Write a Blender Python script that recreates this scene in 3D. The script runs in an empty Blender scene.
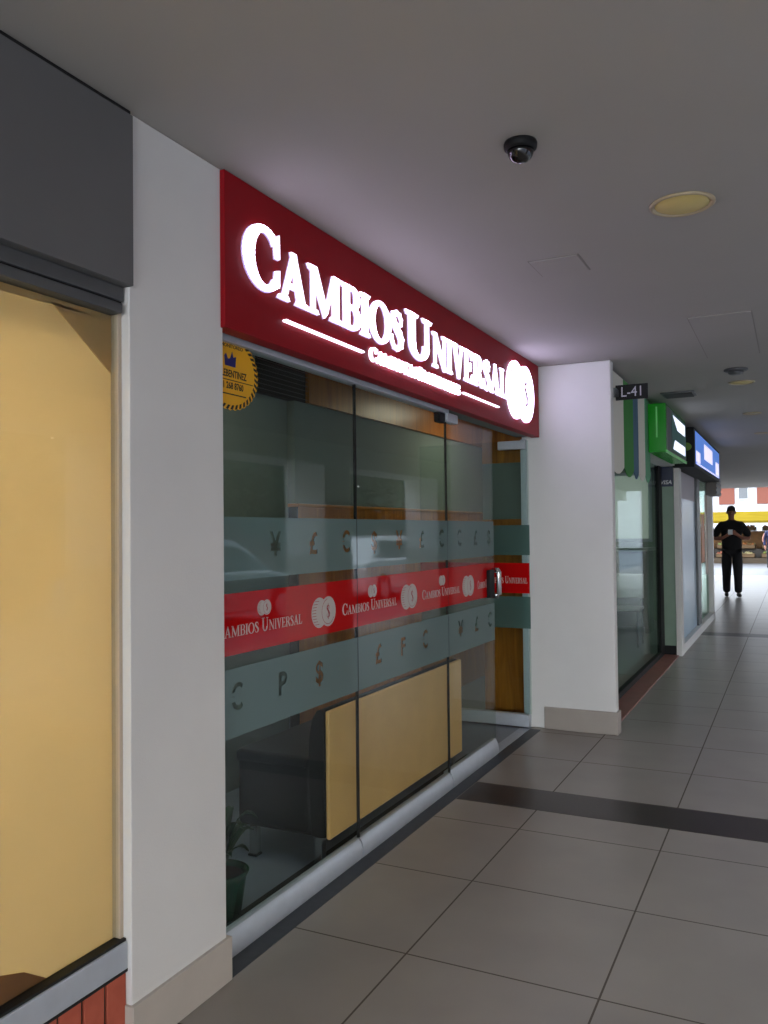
import bpy, bmesh, math, random
from mathutils import Vector, Matrix
random.seed(7)
S = bpy.context.scene
C = S.collection
PI = math.pi

# ------------------------------------------------------------------ helpers
def lin(c):
    return tuple(((v/255)/12.92 if v/255 <= .04045 else ((v/255+.055)/1.055)**2.4) for v in c) + (1.0,)

def mat(name, rgb, rough=.6, metal=0., spec=.5, emit=None, estr=0., noise=0., nscale=8., coat=0., bump=0., bscale=60., trans=0.):
    m = bpy.data.materials.new(name); m.use_nodes = True
    nt = m.node_tree; b = nt.nodes['Principled BSDF']
    col = lin(rgb)
    b.inputs['Base Color'].default_value = col
    b.inputs['Roughness'].default_value = rough
    b.inputs['Metallic'].default_value = metal
    b.inputs['Specular IOR Level'].default_value = spec
    b.inputs['Coat Weight'].default_value = coat
    b.inputs['Transmission Weight'].default_value = trans
    if emit:
        b.inputs['Emission Color'].default_value = lin(emit); b.inputs['Emission Strength'].default_value = estr
    if noise > 0 or bump > 0:
        tc = nt.nodes.new('ShaderNodeTexCoord')
    if noise > 0:
        n = nt.nodes.new('ShaderNodeTexNoise'); n.inputs['Scale'].default_value = nscale; n.inputs['Detail'].default_value = 5
        nt.links.new(tc.outputs['Object'], n.inputs['Vector'])
        r = nt.nodes.new('ShaderNodeValToRGB')
        r.color_ramp.elements[0].position = .3; r.color_ramp.elements[1].position = .7
        r.color_ramp.elements[0].color = tuple(v*(1-noise) for v in col[:3])+(1,)
        r.color_ramp.elements[1].color = tuple(min(1, v*(1+noise)) for v in col[:3])+(1,)
        nt.links.new(n.outputs['Fac'], r.inputs['Fac']); nt.links.new(r.outputs['Color'], b.inputs['Base Color'])
    if bump > 0:
        n2 = nt.nodes.new('ShaderNodeTexNoise'); n2.inputs['Scale'].default_value = bscale
        nt.links.new(tc.outputs['Object'], n2.inputs['Vector'])
        bp = nt.nodes.new('ShaderNodeBump'); bp.inputs['Strength'].default_value = bump; bp.inputs['Distance'].default_value = .004
        nt.links.new(n2.outputs['Fac'], bp.inputs['Height']); nt.links.new(bp.outputs['Normal'], b.inputs['Normal'])
    return m

def glass_mat(name, tint=(240, 246, 243), ior=1.5, rough=0.0, boost=1.0):
    m = bpy.data.materials.new(name); m.use_nodes = True
    nt = m.node_tree; nt.nodes.clear()
    o = nt.nodes.new('ShaderNodeOutputMaterial'); mx = nt.nodes.new('ShaderNodeMixShader')
    t = nt.nodes.new('ShaderNodeBsdfTransparent'); t.inputs['Color'].default_value = lin(tint)
    g = nt.nodes.new('ShaderNodeBsdfGlossy'); g.inputs['Roughness'].default_value = rough
    g.inputs['Color'].default_value = (boost, boost, boost, 1)
    lw = nt.nodes.new('ShaderNodeLayerWeight')   # symmetric in front and back faces
    cv = nt.nodes.new('ShaderNodeMath'); cv.operation = 'POWER'; cv.inputs[1].default_value = 3.2
    nt.links.new(lw.outputs['Facing'], cv.inputs[0])
    ma = nt.nodes.new('ShaderNodeMath'); ma.operation = 'MULTIPLY_ADD'; ma.inputs[1].default_value = .24; ma.inputs[2].default_value = .012
    lw.inputs['Blend'].default_value = .5
    nt.links.new(cv.outputs[0], ma.inputs[0]); nt.links.new(ma.outputs[0], mx.inputs[0])
    nt.links.new(t.outputs[0], mx.inputs[1]); nt.links.new(g.outputs[0], mx.inputs[2]); nt.links.new(mx.outputs[0], o.inputs[0])
    return m

def film_mat(name, rgb, transp=.35, transl=.4):
    m = bpy.data.materials.new(name); m.use_nodes = True
    nt = m.node_tree; nt.nodes.clear()
    o = nt.nodes.new('ShaderNodeOutputMaterial')
    d = nt.nodes.new('ShaderNodeBsdfDiffuse'); d.inputs['Color'].default_value = lin(rgb)
    tl = nt.nodes.new('ShaderNodeBsdfTranslucent'); tl.inputs['Color'].default_value = lin(rgb)
    t = nt.nodes.new('ShaderNodeBsdfTransparent'); t.inputs['Color'].default_value = (.8, .9, .88, 1)
    m1 = nt.nodes.new('ShaderNodeMixShader'); m1.inputs[0].default_value = transl
    m2 = nt.nodes.new('ShaderNodeMixShader'); m2.inputs[0].default_value = transp
    nt.links.new(d.outputs[0], m1.inputs[1]); nt.links.new(tl.outputs[0], m1.inputs[2])
    nt.links.new(m1.outputs[0], m2.inputs[1]); nt.links.new(t.outputs[0], m2.inputs[2])
    g = nt.nodes.new('ShaderNodeBsdfGlossy'); g.inputs['Roughness'].default_value = .03; m3 = nt.nodes.new('ShaderNodeMixShader')
    lw = nt.nodes.new('ShaderNodeLayerWeight'); ma = nt.nodes.new('ShaderNodeMath'); ma.operation = 'MULTIPLY_ADD'; ma.inputs[1].default_value = .12; ma.inputs[2].default_value = .0
    nt.links.new(lw.outputs['Facing'], ma.inputs[0]); nt.links.new(ma.outputs[0], m3.inputs[0])
    nt.links.new(m2.outputs[0], m3.inputs[1]); nt.links.new(g.outputs[0], m3.inputs[2]); nt.links.new(m3.outputs[0], o.inputs[0])
    return m

def wood_mat(name, rgb, rgb2, scale=3., axis='Z', rough=.35):
    m = bpy.data.materials.new(name); m.use_nodes = True
    nt = m.node_tree; b = nt.nodes['Principled BSDF']; b.inputs['Roughness'].default_value = rough
    tc = nt.nodes.new('ShaderNodeTexCoord'); mp = nt.nodes.new('ShaderNodeMapping')
    mp.inputs['Scale'].default_value = (6, 6, .5) if axis == 'Z' else (6, .5, 6)
    n = nt.nodes.new('ShaderNodeTexNoise'); n.inputs['Scale'].default_value = scale; n.inputs['Detail'].default_value = 8; n.inputs['Distortion'].default_value = 1.2
    r = nt.nodes.new('ShaderNodeValToRGB'); r.color_ramp.elements[0].position = .3; r.color_ramp.elements[1].position = .7
    r.color_ramp.elements[0].color = lin(rgb2); r.color_ramp.elements[1].color = lin(rgb)
    nt.links.new(tc.outputs['Object'], mp.inputs[0]); nt.links.new(mp.outputs[0], n.inputs['Vector'])
    nt.links.new(n.outputs['Fac'], r.inputs[0]); nt.links.new(r.outputs[0], b.inputs['Base Color'])
    return m

class MB:
    def __init__(s): s.v = []; s.f = []
    def poly(s, pts, faces):
        o = len(s.v); s.v += [tuple(p) for p in pts]; s.f += [tuple(i+o for i in f) for f in faces]; return s
    def box(s, x0, x1, y0, y1, z0, z1):
        x0, x1 = sorted((x0, x1)); y0, y1 = sorted((y0, y1)); z0, z1 = sorted((z0, z1))
        return s.poly([(x0,y0,z0),(x1,y0,z0),(x1,y1,z0),(x0,y1,z0),(x0,y0,z1),(x1,y0,z1),(x1,y1,z1),(x0,y1,z1)],
                      [(0,3,2,1),(4,5,6,7),(0,1,5,4),(1,2,6,5),(2,3,7,6),(3,0,4,7)])
    def prism(s, pts, fn, a, b):
        """pts 2-D polygon; fn(u, v, w) -> xyz; extruded from w=a to w=b"""
        n = len(pts)
        P = [fn(u, v, a) for u, v in pts] + [fn(u, v, b) for u, v in pts]
        F = [tuple(range(n)), tuple(reversed(range(n, 2*n)))]
        F += [(i, i+n, (i+1) % n+n, (i+1) % n) for i in range(n)]
        return s.poly(P, F)
    def tube(s, pts, rad, n=10):
        pts = [Vector(p) for p in pts]; R = rad if isinstance(rad, (list, tuple)) else [rad]*len(pts)
        rings = []
        for i, p in enumerate(pts):
            d = (pts[min(i+1, len(pts)-1)] - pts[max(i-1, 0)]).normalized()
            a = Vector((0, 0, 1)) if abs(d.z) < .9 else Vector((1, 0, 0))
            u = d.cross(a).normalized(); w = d.cross(u)
            rings.append([p + (u*math.cos(2*PI*k/n) + w*math.sin(2*PI*k/n))*R[i] for k in range(n)])
        P = [q for r in rings for q in r]; F = []
        for i in range(len(rings)-1):
            for k in range(n): F.append((i*n+k, i*n+(k+1) % n, (i+1)*n+(k+1) % n, (i+1)*n+k))
        F.append(tuple(reversed(range(n)))); F.append(tuple(range((len(rings)-1)*n, len(rings)*n)))
        return s.poly(P, F)
    def lathe(s, prof, c, n=24, fn=None):
        cx, cy, cz = c; P = []; F = []
        for r, z in prof:
            for k in range(n):
                a = 2*PI*k/n; P.append((cx+max(r, 1e-4)*math.cos(a), cy+max(r, 1e-4)*math.sin(a), cz+z))
        for i in range(len(prof)-1):
            for k in range(n): F.append((i*n+k, i*n+(k+1) % n, (i+1)*n+(k+1) % n, (i+1)*n+k))
        F.append(tuple(reversed(range(n)))); F.append(tuple(range((len(prof)-1)*n, len(prof)*n)))
        if fn: P = [fn(*p) for p in P]
        return s.poly(P, F)

def root_loc(p):
    while p.parent: p = p.parent
    return p

def obj(name, mb, m, parent=None, bevel=0., seg=2, smooth=False, local=False, origin=None):
    me = bpy.data.meshes.new(name)
    off = Vector((0, 0, 0))
    if parent is not None and not local: off = root_loc(parent).location.copy()
    if origin: off = Vector(origin)
    me.from_pydata([tuple(Vector(v)-off) for v in mb.v], [], mb.f)
    bm = bmesh.new(); bm.from_mesh(me); bmesh.ops.recalc_face_normals(bm, faces=bm.faces); bm.to_mesh(me); bm.free()
    if isinstance(m, (list, tuple)):
        for k in m: me.materials.append(k)
    else: me.materials.append(m)
    o = bpy.data.objects.new(name, me); C.objects.link(o)
    if parent is not None: o.parent = parent
    if origin: o.location = origin
    if smooth:
        for p in me.polygons: p.use_smooth = True
    if bevel > 0:
        b = o.modifiers.new('bevel', 'BEVEL'); b.width = bevel; b.segments = seg; b.limit_method = 'ANGLE'
        for p in me.polygons: p.use_smooth = True
        w = o.modifiers.new('wn', 'WEIGHTED_NORMAL'); w.keep_sharp = False
    return o

def tag(o, label=None, cat=None, group=None, kind=None):
    if label: o['label'] = label
    if cat: o['category'] = cat
    if group: o['group'] = group
    if kind: o['kind'] = kind
    return o

def empty(name, loc, label=None, cat=None, group=None, kind=None, rz=0):
    o = bpy.data.objects.new(name, None); C.objects.link(o); o.location = loc; o.rotation_euler = (0, 0, rz)
    o.empty_display_size = .05
    return tag(o, label, cat, group, kind)

def struct(name, mb, m, label, cat, parent=None, **k):
    o = obj(name, mb, m, parent, **k)
    return tag(o, label, cat, None, 'structure')

def copy_tree(o, parent=None):
    c = o.copy(); C.objects.link(c)
    if parent: c.parent = parent
    for ch in list(o.children): copy_tree(ch, c)
    return c

def text_mb(s, size, fn, depth=.002, align='CENTER', bold=0., sx=1.):
    """built-in font text turned into mesh; fn(u, v, w) -> xyz"""
    cu = bpy.data.curves.new('lettering', 'FONT'); cu.body = s; cu.size = size; cu.align_x = align; cu.align_y = 'CENTER'
    cu.extrude = .5; cu.offset = bold; cu.resolution_u = 3
    o = bpy.data.objects.new('lettering', cu); C.objects.link(o)
    bpy.context.view_layer.update()
    dg = bpy.context.evaluated_depsgraph_get(); me = bpy.data.meshes.new_from_object(o.evaluated_get(dg))
    bm = bmesh.new(); bm.from_mesh(me); bmesh.ops.remove_doubles(bm, verts=bm.verts, dist=size*.0004)
    mb = MB(); bm.verts.ensure_lookup_table()
    mb.poly([fn(v.co.x*sx, v.co.y, v.co.z*depth) for v in bm.verts], [tuple(v.index for v in f.verts) for f in bm.faces])
    bm.free(); bpy.data.objects.remove(o); bpy.data.curves.remove(cu); bpy.data.meshes.remove(me)
    return mb

# ---------------------------------------------------------------- serif capitals (polygons)
def ell(cx, cy, rx, ry, a0, a1, n=20):
    return [(cx+rx*math.cos(math.radians(a0+(a1-a0)*i/n)), cy+ry*math.sin(math.radians(a0+(a1-a0)*i/n))) for i in range(n+1)]
def arc(cx, cy, rx, ry, ix, iy, a0, a1, n=20, icx=None):
    o = ell(cx, cy, rx, ry, a0, a1, n); i = ell(icx if icx is not None else cx, cy, ix, iy, a0, a1, n)
    return [[o[k], o[k+1], i[k+1], i[k]] for k in range(n)]
def R4(x0, y0, x1, y1): return [(x0, y0), (x1, y0), (x1, y1), (x0, y1)]
def stroke(pts):
    out = []; P = [(Vector((a, b)), w) for a, b, w in pts]; L = []; Rr = []
    for i, (p, w) in enumerate(P):
        d = (P[min(i+1, len(P)-1)][0]-P[max(i-1, 0)][0]).normalized(); n = Vector((-d.y, d.x))
        L.append(tuple(p+n*w/2)); Rr.append(tuple(p-n*w/2))
    return [[L[i], L[i+1], Rr[i+1], Rr[i]] for i in range(len(L)-1)]
TK, TN, SF = .155, .06, .05      # thick, thin, serif
def serif(x, y, w, up): return [(x-w/2, y), (x+w/2, y), (x+w/2-.03, y+(SF if up else -SF)), (x-w/2+.03, y+(SF if up else -SF))]
def glyphs():
    G = {}
    G['I'] = (.34, [R4(.09, 0, .25, 1), serif(.17, 0, .34, True), serif(.17, 1, .34, False)])
    G['C'] = (.80, arc(.43, .5, .43, .52, .27, .46, 42, 318, 28, .45) + [[(.72,.62),(.77,.62),(.77,.98),(.70,.88)], [(.72,.36),(.77,.38),(.76,.12),(.68,.08)]])
    G['A'] = (.86, [[(.10,0),(.17,0),(.47,1.0),(.40,1.0)], [(.58,0),(.76,0),(.47,1.03),(.37,1.03)], R4(.22,.30,.64,.36), serif(.13,0,.27,True), serif(.68,0,.34,True)])
    G['M'] = (1.12, [R4(.12,0,.18,1), R4(.84,0,1.0,1), [(.06,1),(.25,1),(.60,.12),(.52,0)], [(.52,0),(.60,.12),(.90,1),(.83,1)], serif(.15,0,.28,True), serif(.92,0,.36,True), serif(.10,1,.2,False), serif(.98,1,.24,False)])
    G['B'] = (.70, [R4(.09,0,.25,1), serif(.13,0,.26,True), serif(.13,1,.26,False), R4(.2,.94,.42,1), R4(.2,0,.42,.06), R4(.2,.49,.42,.55)] + arc(.40,.745,.24,.255,.10,.20,-90,90,12) + arc(.40,.275,.28,.275,.12,.22,-90,90,12))
    G['O'] = (.88, arc(.44,.5,.44,.52,.27,.46,0,360,36))
    G['S'] = (.60, stroke([(.50,.68,.02),(.50,.84,.04),(.42,.955,.06),(.28,.98,.08),(.14,.90,.13),(.11,.76,.16),(.22,.62,.17),(.40,.45,.18),(.50,.30,.17),(.47,.12,.13),(.32,.02,.08),(.16,.04,.06),(.07,.16,.04),(.06,.33,.02)]))
    G['U'] = (.90, [R4(.11,.3,.27,1), R4(.69,.3,.75,1), serif(.19,1,.38,False), serif(.72,1,.30,False)] + arc(.43,.32,.32,.34,.16,.27,180,360,18,.43))
    G['N'] = (.92, [R4(.13,0,.19,1), R4(.74,0,.80,1), [(.05,1),(.24,1),(.80,.05),(.80,-.02),(.72,-.02)], serif(.16,0,.30,True), serif(.77,1,.28,False), serif(.10,1,.18,False)])
    G['V'] = (.84, [[(.09,1),(.27,1),(.49,0),(.41,-.03)], [(.65,1),(.72,1),(.49,-.03),(.42,0)], serif(.18,1,.36,False), serif(.69,1,.28,False)])
    G['E'] = (.68, [R4(.09,0,.25,1), R4(.2,.94,.60,1), R4(.2,0,.62,.06), R4(.2,.47,.48,.53), serif(.13,0,.26,True), serif(.13,1,.26,False), [(.60,1),(.60,.76),(.56,.76),(.5,.94)], [(.62,0),(.65,.26),(.61,.26),(.52,.06)], R4(.45,.38,.49,.62)])
    G['R'] = (.80, [R4(.09,0,.25,1), serif(.17,0,.34,True), serif(.13,1,.26,False), R4(.2,.94,.42,1), R4(.2,.47,.42,.53), [(.36,.50),(.52,.52),(.80,0),(.62,0)]] + arc(.40,.735,.26,.265,.11,.20,-90,90,12))
    G['L'] = (.66, [R4(.09,0,.25,1), serif(.17,1,.34,False), serif(.13,0,.26,True), R4(.2,0,.60,.06), [(.60,0),(.64,.28),(.60,.28),(.50,.06)]])
    G['T'] = (.72, [R4(.28,0,.44,1), serif(.36,0,.34,True), R4(.04,.94,.68,1), R4(.02,.76,.06,1), R4(.66,.76,.70,1)])
    G['P'] = (.66, [R4(.09,0,.25,1), serif(.17,0,.34,True), serif(.13,1,.26,False), R4(.2,.94,.40,1), R4(.2,.44,.40,.50)] + arc(.38,.72,.26,.28,.11,.21,-90,90,12))
    G['F'] = (.62, [R4(.09,0,.25,1), serif(.17,0,.34,True), R4(.2,.94,.58,1), R4(.2,.47,.46,.53), [(.58,1),(.58,.74),(.54,.74),(.48,.94)]])
    G['$'] = (.62, G['S'][1] + [R4(.26,-.14,.33,1.14)])
    return G
GL = glyphs()
def word(mb, s, h, sc, u0, v0, width, fn, a, b, gap=.03):
    """caps then small caps; fits the word into width"""
    tot = 0; items = []
    for i, ch in enumerate(s):
        k = 1. if i == 0 else sc
        w, pr = GL[ch]; items.append((tot, k, pr)); tot += (w+gap)*k
    sx = width/(tot*h)
    for x, k, pr in items:
        for p in pr:
            mb.prism([(u0+(x+q[0]*k)*h*sx, v0+q[1]*k*h) for q in p], fn, a, b)
    return mb

# ------------------------------------------------------------------ materials
M_wall = mat('white painted plaster', (214, 214, 212), .75, noise=.03, nscale=3, bump=.15, bscale=180)
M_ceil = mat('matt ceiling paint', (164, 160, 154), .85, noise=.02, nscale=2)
M_base = mat('beige ceramic skirting', (180, 173, 164), .45, noise=.05)
M_base2 = mat('grey ceramic skirting', (158, 150, 142), .45, noise=.04)
M_stripe = mat('dark brown granite', (48, 38, 36), .35, noise=.25, nscale=60)
M_groove = mat('dark grey stone strip', (52, 56, 62), .5, noise=.15, nscale=30)
M_alu = mat('brushed aluminium', (184, 192, 202), .42, metal=.3, noise=.04, nscale=20)
M_alud = mat('grey anodised metal', (92, 94, 96), .45, metal=.4, noise=.05)
M_grey = mat('grey fascia laminate', (98, 98, 98), .55, noise=.04, nscale=4)
M_dark = mat('black rubber', (14, 14, 15), .6)
M_black = mat('black metal', (12, 12, 14), .6, spec=.3)
M_red = mat('glossy red acrylic', (142, 6, 20), .5, spec=.2)
M_let = mat('lit white acrylic', (250, 248, 255), .4, emit=(236, 226, 255), estr=1.9)
M_logo = mat('lit white emblem acrylic', (250, 248, 255), .4, emit=(220, 208, 255), estr=4.5)
M_letside = mat('letter return', (205, 190, 215), .5, emit=(190, 165, 235), estr=.35)
M_redslit = mat('red vinyl', (150, 10, 25), .4)
M_glass = glass_mat('clear glass')
M_glass2 = glass_mat('greenish shop glass', (226, 240, 232))
M_glass0 = glass_mat('clear glass over paper', (238, 240, 236))
M_frost = film_mat('frosted vinyl', (132, 156, 156), .38, .3)
M_redf = film_mat('red vinyl film', (196, 16, 18), .04, .12)
M_txt = mat('pale grey print', (205, 185, 180), .5)
M_disc = mat('silver grey print', (190, 182, 176), .5)
M_gold = mat('yellow sticker', (236, 176, 16), .5, noise=.04)
M_ink = mat('black ink', (22, 18, 14), .6)
M_blueink = mat('blue ink', (26, 24, 110), .6)
def paper_mat(name, rgb):
    m = bpy.data.materials.new(name); m.use_nodes = True
    nt = m.node_tree; nt.nodes.clear(); L = nt.links.new
    o = nt.nodes.new('ShaderNodeOutputMaterial'); mx = nt.nodes.new('ShaderNodeMixShader'); mx.inputs[0].default_value = .5
    d = nt.nodes.new('ShaderNodeBsdfDiffuse'); t = nt.nodes.new('ShaderNodeBsdfTranslucent')
    tc = nt.nodes.new('ShaderNodeTexCoord'); n = nt.nodes.new('ShaderNodeTexNoise'); n.inputs['Scale'].default_value = 2.2; n.inputs['Detail'].default_value = 4
    r_ = nt.nodes.new('ShaderNodeValToRGB'); c = lin(rgb)
    r_.color_ramp.elements[0].position = .3; r_.color_ramp.elements[1].position = .7
    r_.color_ramp.elements[0].color = tuple(v*.94 for v in c[:3])+(1,); r_.color_ramp.elements[1].color = c
    L(tc.outputs['Object'], n.inputs['Vector']); L(n.outputs['Fac'], r_.inputs[0]); L(r_.outputs[0], d.inputs[0]); L(r_.outputs[0], t.inputs[0])
    L(d.outputs[0], mx.inputs[1]); L(t.outputs[0], mx.inputs[2]); L(mx.outputs[0], o.inputs[0])
    return m
M_paper = paper_mat('cream kraft paper', (236, 220, 186))
M_paper2 = paper_mat('beige paper flap', (228, 206, 164))
M_brownp = mat('brown cardboard', (140, 92, 52), .8, noise=.1)
M_wood = wood_mat('orange brown wood veneer', (186, 116, 36), (140, 78, 18))
M_wood2 = wood_mat('light wood veneer', (190, 124, 44), (150, 90, 28), axis='Y')
M_inwall = mat('grey interior paint', (112, 124, 120), .8, noise=.03)
M_infloor = mat('dark interior tiles', (124, 134, 148), .35, noise=.08, nscale=5)
M_mat = mat('black entrance matting', (16, 16, 17), .9, bump=.4, bscale=300)
M_cream = mat('cream leatherette', (236, 180, 112), .45, noise=.04, bump=.15, bscale=220)
M_blackl = mat('black leatherette', (9, 10, 14), .5, spec=.25, bump=.15, bscale=200)
M_chrome = mat('chrome', (200, 200, 200), .15, metal=1.)
M_white = mat('white lacquer', (226, 226, 224), .4)
M_plant = mat('dark green leaf', (18, 52, 26), .45, noise=.3, nscale=30)
M_pot = mat('green glazed pot', (14, 66, 50), .2, noise=.1)
M_soil = mat('soil', (40, 28, 20), .95, noise=.2)
M_dif = mat('yellowed lamp diffuser', (222, 200, 128), .5)
M_ring = mat('lamp trim ring', (176, 160, 132), .5)
M_greenbox = mat('green lit acrylic', (6, 130, 14), .25, emit=(8, 130, 14), estr=.10)
M_greenlit = mat('pale green lit edge', (120, 200, 120), .3, emit=(120, 210, 120), estr=.1)
M_screen = mat('dark green sign face', (14, 52, 48), .3, emit=(14, 60, 52), estr=.5)
M_scrW = mat('lit sign white', (230, 235, 250), .3, emit=(225, 232, 255), estr=1.2)
M_blueface = mat('blue lit sign face', (60, 110, 190), .3, emit=(78, 120, 200), estr=.8)
M_pinkface = mat('pale lit lettering', (220, 215, 240), .3, emit=(225, 215, 245), estr=.95)
M_navy = mat('navy enamel', (14, 26, 62), .35)
M_whitetxt = mat('white print', (226, 228, 230), .5)
M_greent = mat('green banner fabric', (52, 130, 52), .8, noise=.05)
M_bluet = mat('slate blue banner fabric', (70, 104, 128), .8, noise=.05)
M_creamt = mat('off white banner fabric', (214, 212, 200), .8)
M_tealt = mat('sea green banner fabric', (86, 150, 112), .8)
M_brick = None
M_greenpanel = mat('grey green panel', (126, 150, 132), .4, noise=.05)
M_redkerb = mat('reddish brown tile', (136, 84, 76), .4, noise=.12, nscale=10)
M_skin = mat('skin', (150, 96, 74), .55)
M_hair = mat('dark hair', (22, 17, 15), .7)
M_shirt = mat('black cotton', (12, 12, 14), .85)
M_trous = mat('dark trousers', (16, 16, 20), .8)
M_shoe = mat('black shoe', (20, 17, 15), .5)
M_navyc = mat('navy jacket', (22, 26, 62), .8)

def brick_mat():
    m = bpy.data.materials.new('terracotta soldier bricks'); m.use_nodes = True
    nt = m.node_tree; b = nt.nodes['Principled BSDF']; b.inputs['Roughness'].default_value = .8
    tc = nt.nodes.new('ShaderNodeTexCoord'); n = nt.nodes.new('ShaderNodeTexNoise'); n.inputs['Scale'].default_value = 14
    r = nt.nodes.new('ShaderNodeValToRGB'); r.color_ramp.elements[0].color = lin((150, 66, 48)); r.color_ramp.elements[1].color = lin((196, 100, 76))
    nt.links.new(tc.outputs['Object'], n.inputs['Vector']); nt.links.new(n.outputs['Fac'], r.inputs[0]); nt.links.new(r.outputs[0], b.inputs['Base Color'])
    return m
M_brick = brick_mat()
M_mortar = mat('dark mortar', (58, 52, 48), .9)

def floor_mat():
    m = bpy.data.materials.new('grey porcelain tiles'); m.use_nodes = True
    nt = m.node_tree; b = nt.nodes['Principled BSDF']
    L = nt.links.new
    geo = nt.nodes.new('ShaderNodeNewGeometry'); sep = nt.nodes.new('ShaderNodeSeparateXYZ'); L(geo.outputs['Position'], sep.inputs[0])
    def mth(op, a, bb=None, c=None):
        n = nt.nodes.new('ShaderNodeMath'); n.operation = op
        for i, v in enumerate((a, bb, c)):
            if v is None: continue
            if isinstance(v, (int, float)): n.inputs[i].default_value = v
            else: L(v, n.inputs[i])
        return n.outputs[0]
    T = .632; g = .0065
    def line(co, off):
        t = mth('FRACT', mth('DIVIDE', mth('ADD', co, -off+T*200), T))
        d = mth('MINIMUM', t, mth('SUBTRACT', 1.0, t))
        return mth('LESS_THAN', d, g/2/T)
    x = sep.outputs[0]; y = sep.outputs[1]
    far = mth('GREATER_THAN', y, 4.24)
    ly = mth('ADD', mth('MULTIPLY', line(y, 4.403), far), mth('MULTIPLY', line(y, 2.526), mth('SUBTRACT', 1., far)))
    ln = mth('MINIMUM', mth('ADD', line(x, -1.180), ly), 1.)
    no = nt.nodes.new('ShaderNodeTexNoise'); no.inputs['Scale'].default_value = 3.; no.inputs['Detail'].default_value = 6
    L(geo.outputs['Position'], no.inputs['Vector'])
    rp = nt.nodes.new('ShaderNodeValToRGB'); rp.color_ramp.elements[0].position = .3; rp.color_ramp.elements[1].position = .7
    rp.color_ramp.elements[0].color = lin((138, 131, 125)); rp.color_ramp.elements[1].color = lin((147, 140, 133))
    L(no.outputs['Fac'], rp.inputs[0])
    mx = nt.nodes.new('ShaderNodeMix'); mx.data_type = 'RGBA'
    L(ln, mx.inputs[0]); L(rp.outputs[0], mx.inputs[6]); mx.inputs[7].default_value = lin((84, 76, 68))
    L(mx.outputs[2], b.inputs['Base Color'])
    L(mth('MULTIPLY_ADD', ln, .4, .32), b.inputs['Roughness'])
    b.inputs['Specular IOR Level'].default_value = .35
    return m
M_floor = floor_mat()

CZ = 2.56           # ceiling
WX = -1.60          # face of the left-hand shopfront line
GX = -1.70          # exchange office glass plane

# ------------------------------------------------------------------ room shell
struct('floor', MB().box(-1.69, 2.62, -6, 26.5, -.12, 0), M_floor, 'grey porcelain tiled walkway floor running the length of the arcade', 'floor')
struct('trim_1', MB().box(-1.608, 2.6, 4.082, 4.400, -.01, .0012), M_stripe, 'dark brown granite band across the floor nearest the viewer', 'floor band')
struct('trim_2', MB().box(-1.14, 2.6, 11.62, 11.95, -.01, .0012), M_stripe, 'far thin dark granite band across the floor before the walking man', 'floor band')
struct('trim_3', MB().box(-1.688, -1.612, 2.15, 5.72, -.01, .0015), M_groove, 'dark stone strip along the foot of the exchange office glass', 'floor strip')
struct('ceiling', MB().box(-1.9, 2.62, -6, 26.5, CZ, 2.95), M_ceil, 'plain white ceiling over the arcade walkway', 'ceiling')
struct('ceiling', MB().box(2.0, 2.6, -6, 26.5, 2.27, CZ), M_wall, 'white beam along the open street side of the arcade', 'beam')
# arcade pillars on the street side
P0 = None
for k in range(-2, 5):
    y0 = 9.24+3.77*k
    if P0 is None:
        P0 = empty('wall_right', (2.0, y0, 0), kind='structure')
        obj('shaft', MB().box(2.0, 2.6, y0, y0+.69, 1.1, 2.27), M_wall, P0)
        obj('cladding', MB().box(1.99, 2.61, y0-.01, y0+.70, 0, 1.1), M_base, P0)
        p = P0
    else:
        p = copy_tree(P0); p.location = (2.0, y0, 0)
    tag(p, 'white arcade pillar with stone clad foot on the street side', 'pillar', 'street side arcade pillars', 'structure')

# near pillar between the papered window and the exchange office
struct('wall_left', MB().box(-1.95, -1.618, 1.722, 2.138, 0, CZ), M_wall, 'white plastered pillar between papered window and exchange office', 'pillar', bevel=.004)
struct('baseboard_left', MB().box(-1.95, -1.606, 1.715, 2.152, 0, .135), M_base, 'beige tile skirting around the foot of the near white pillar', 'skirting', bevel=.003)
# second pillar
def pillar2():
    mb = MB().box(-1.74, -1.104, 5.775, 5.87, 0, CZ)
    return mb
struct('wall_left', pillar2(), M_wall, 'white wall pier projecting past the red sign', 'pier', bevel=.01, seg=3)
struct('baseboard_left', MB().box(-1.60, -1.090, 5.762, 5.88, 0, .155), M_base2, 'beige tile skirting at the foot of the projecting white pier', 'skirting', bevel=.006)

# ------------------------------------------------------------------ shop 0 (papered window)
fa = empty('wall_left', (-1.6, 0, 2.07), 'dark grey laminate fascia above the papered window', 'fascia', None, 'structure')
obj('panel', MB().box(-1.95, -1.6, -1.5, 1.72, 2.075, 2.545), M_grey, fa, bevel=.002)
obj('shadow_gap', MB().box(-1.95, -1.61, -1.5, 1.72, 2.545, CZ), M_dark, fa)
w0 = empty('window_1', (-1.66, 0, .23), 'shop window covered inside with cream paper, dark rails above', 'window', None, 'structure')
obj('pane', MB().box(-1.660, -1.652, -1.5, 1.720, .30, 2.03), M_glass0, w0)
obj('head_rail', MB().box(-1.72, -1.632, -1.5, 1.718, 2.035, 2.075), M_alud, w0, bevel=.003)
obj('head_rail', MB().box(-1.70, -1.626, -1.5, 1.706, 2.000, 2.028), M_alud, w0, bevel=.003)
obj('head_gap', MB().box(-1.72, -1.640, -1.5, 1.715, 2.024, 2.038), M_dark, w0)
obj('sill_rail', MB().box(-1.72, -1.630, -1.5, 1.721, .232, .305), M_alu, w0, bevel=.003)
obj('gasket', MB().box(-1.668, -1.636, -1.5, 1.720, .305, .312).box(-1.668, -1.631, -1.5, 1.721, .224, .232), M_dark, w0)
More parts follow.
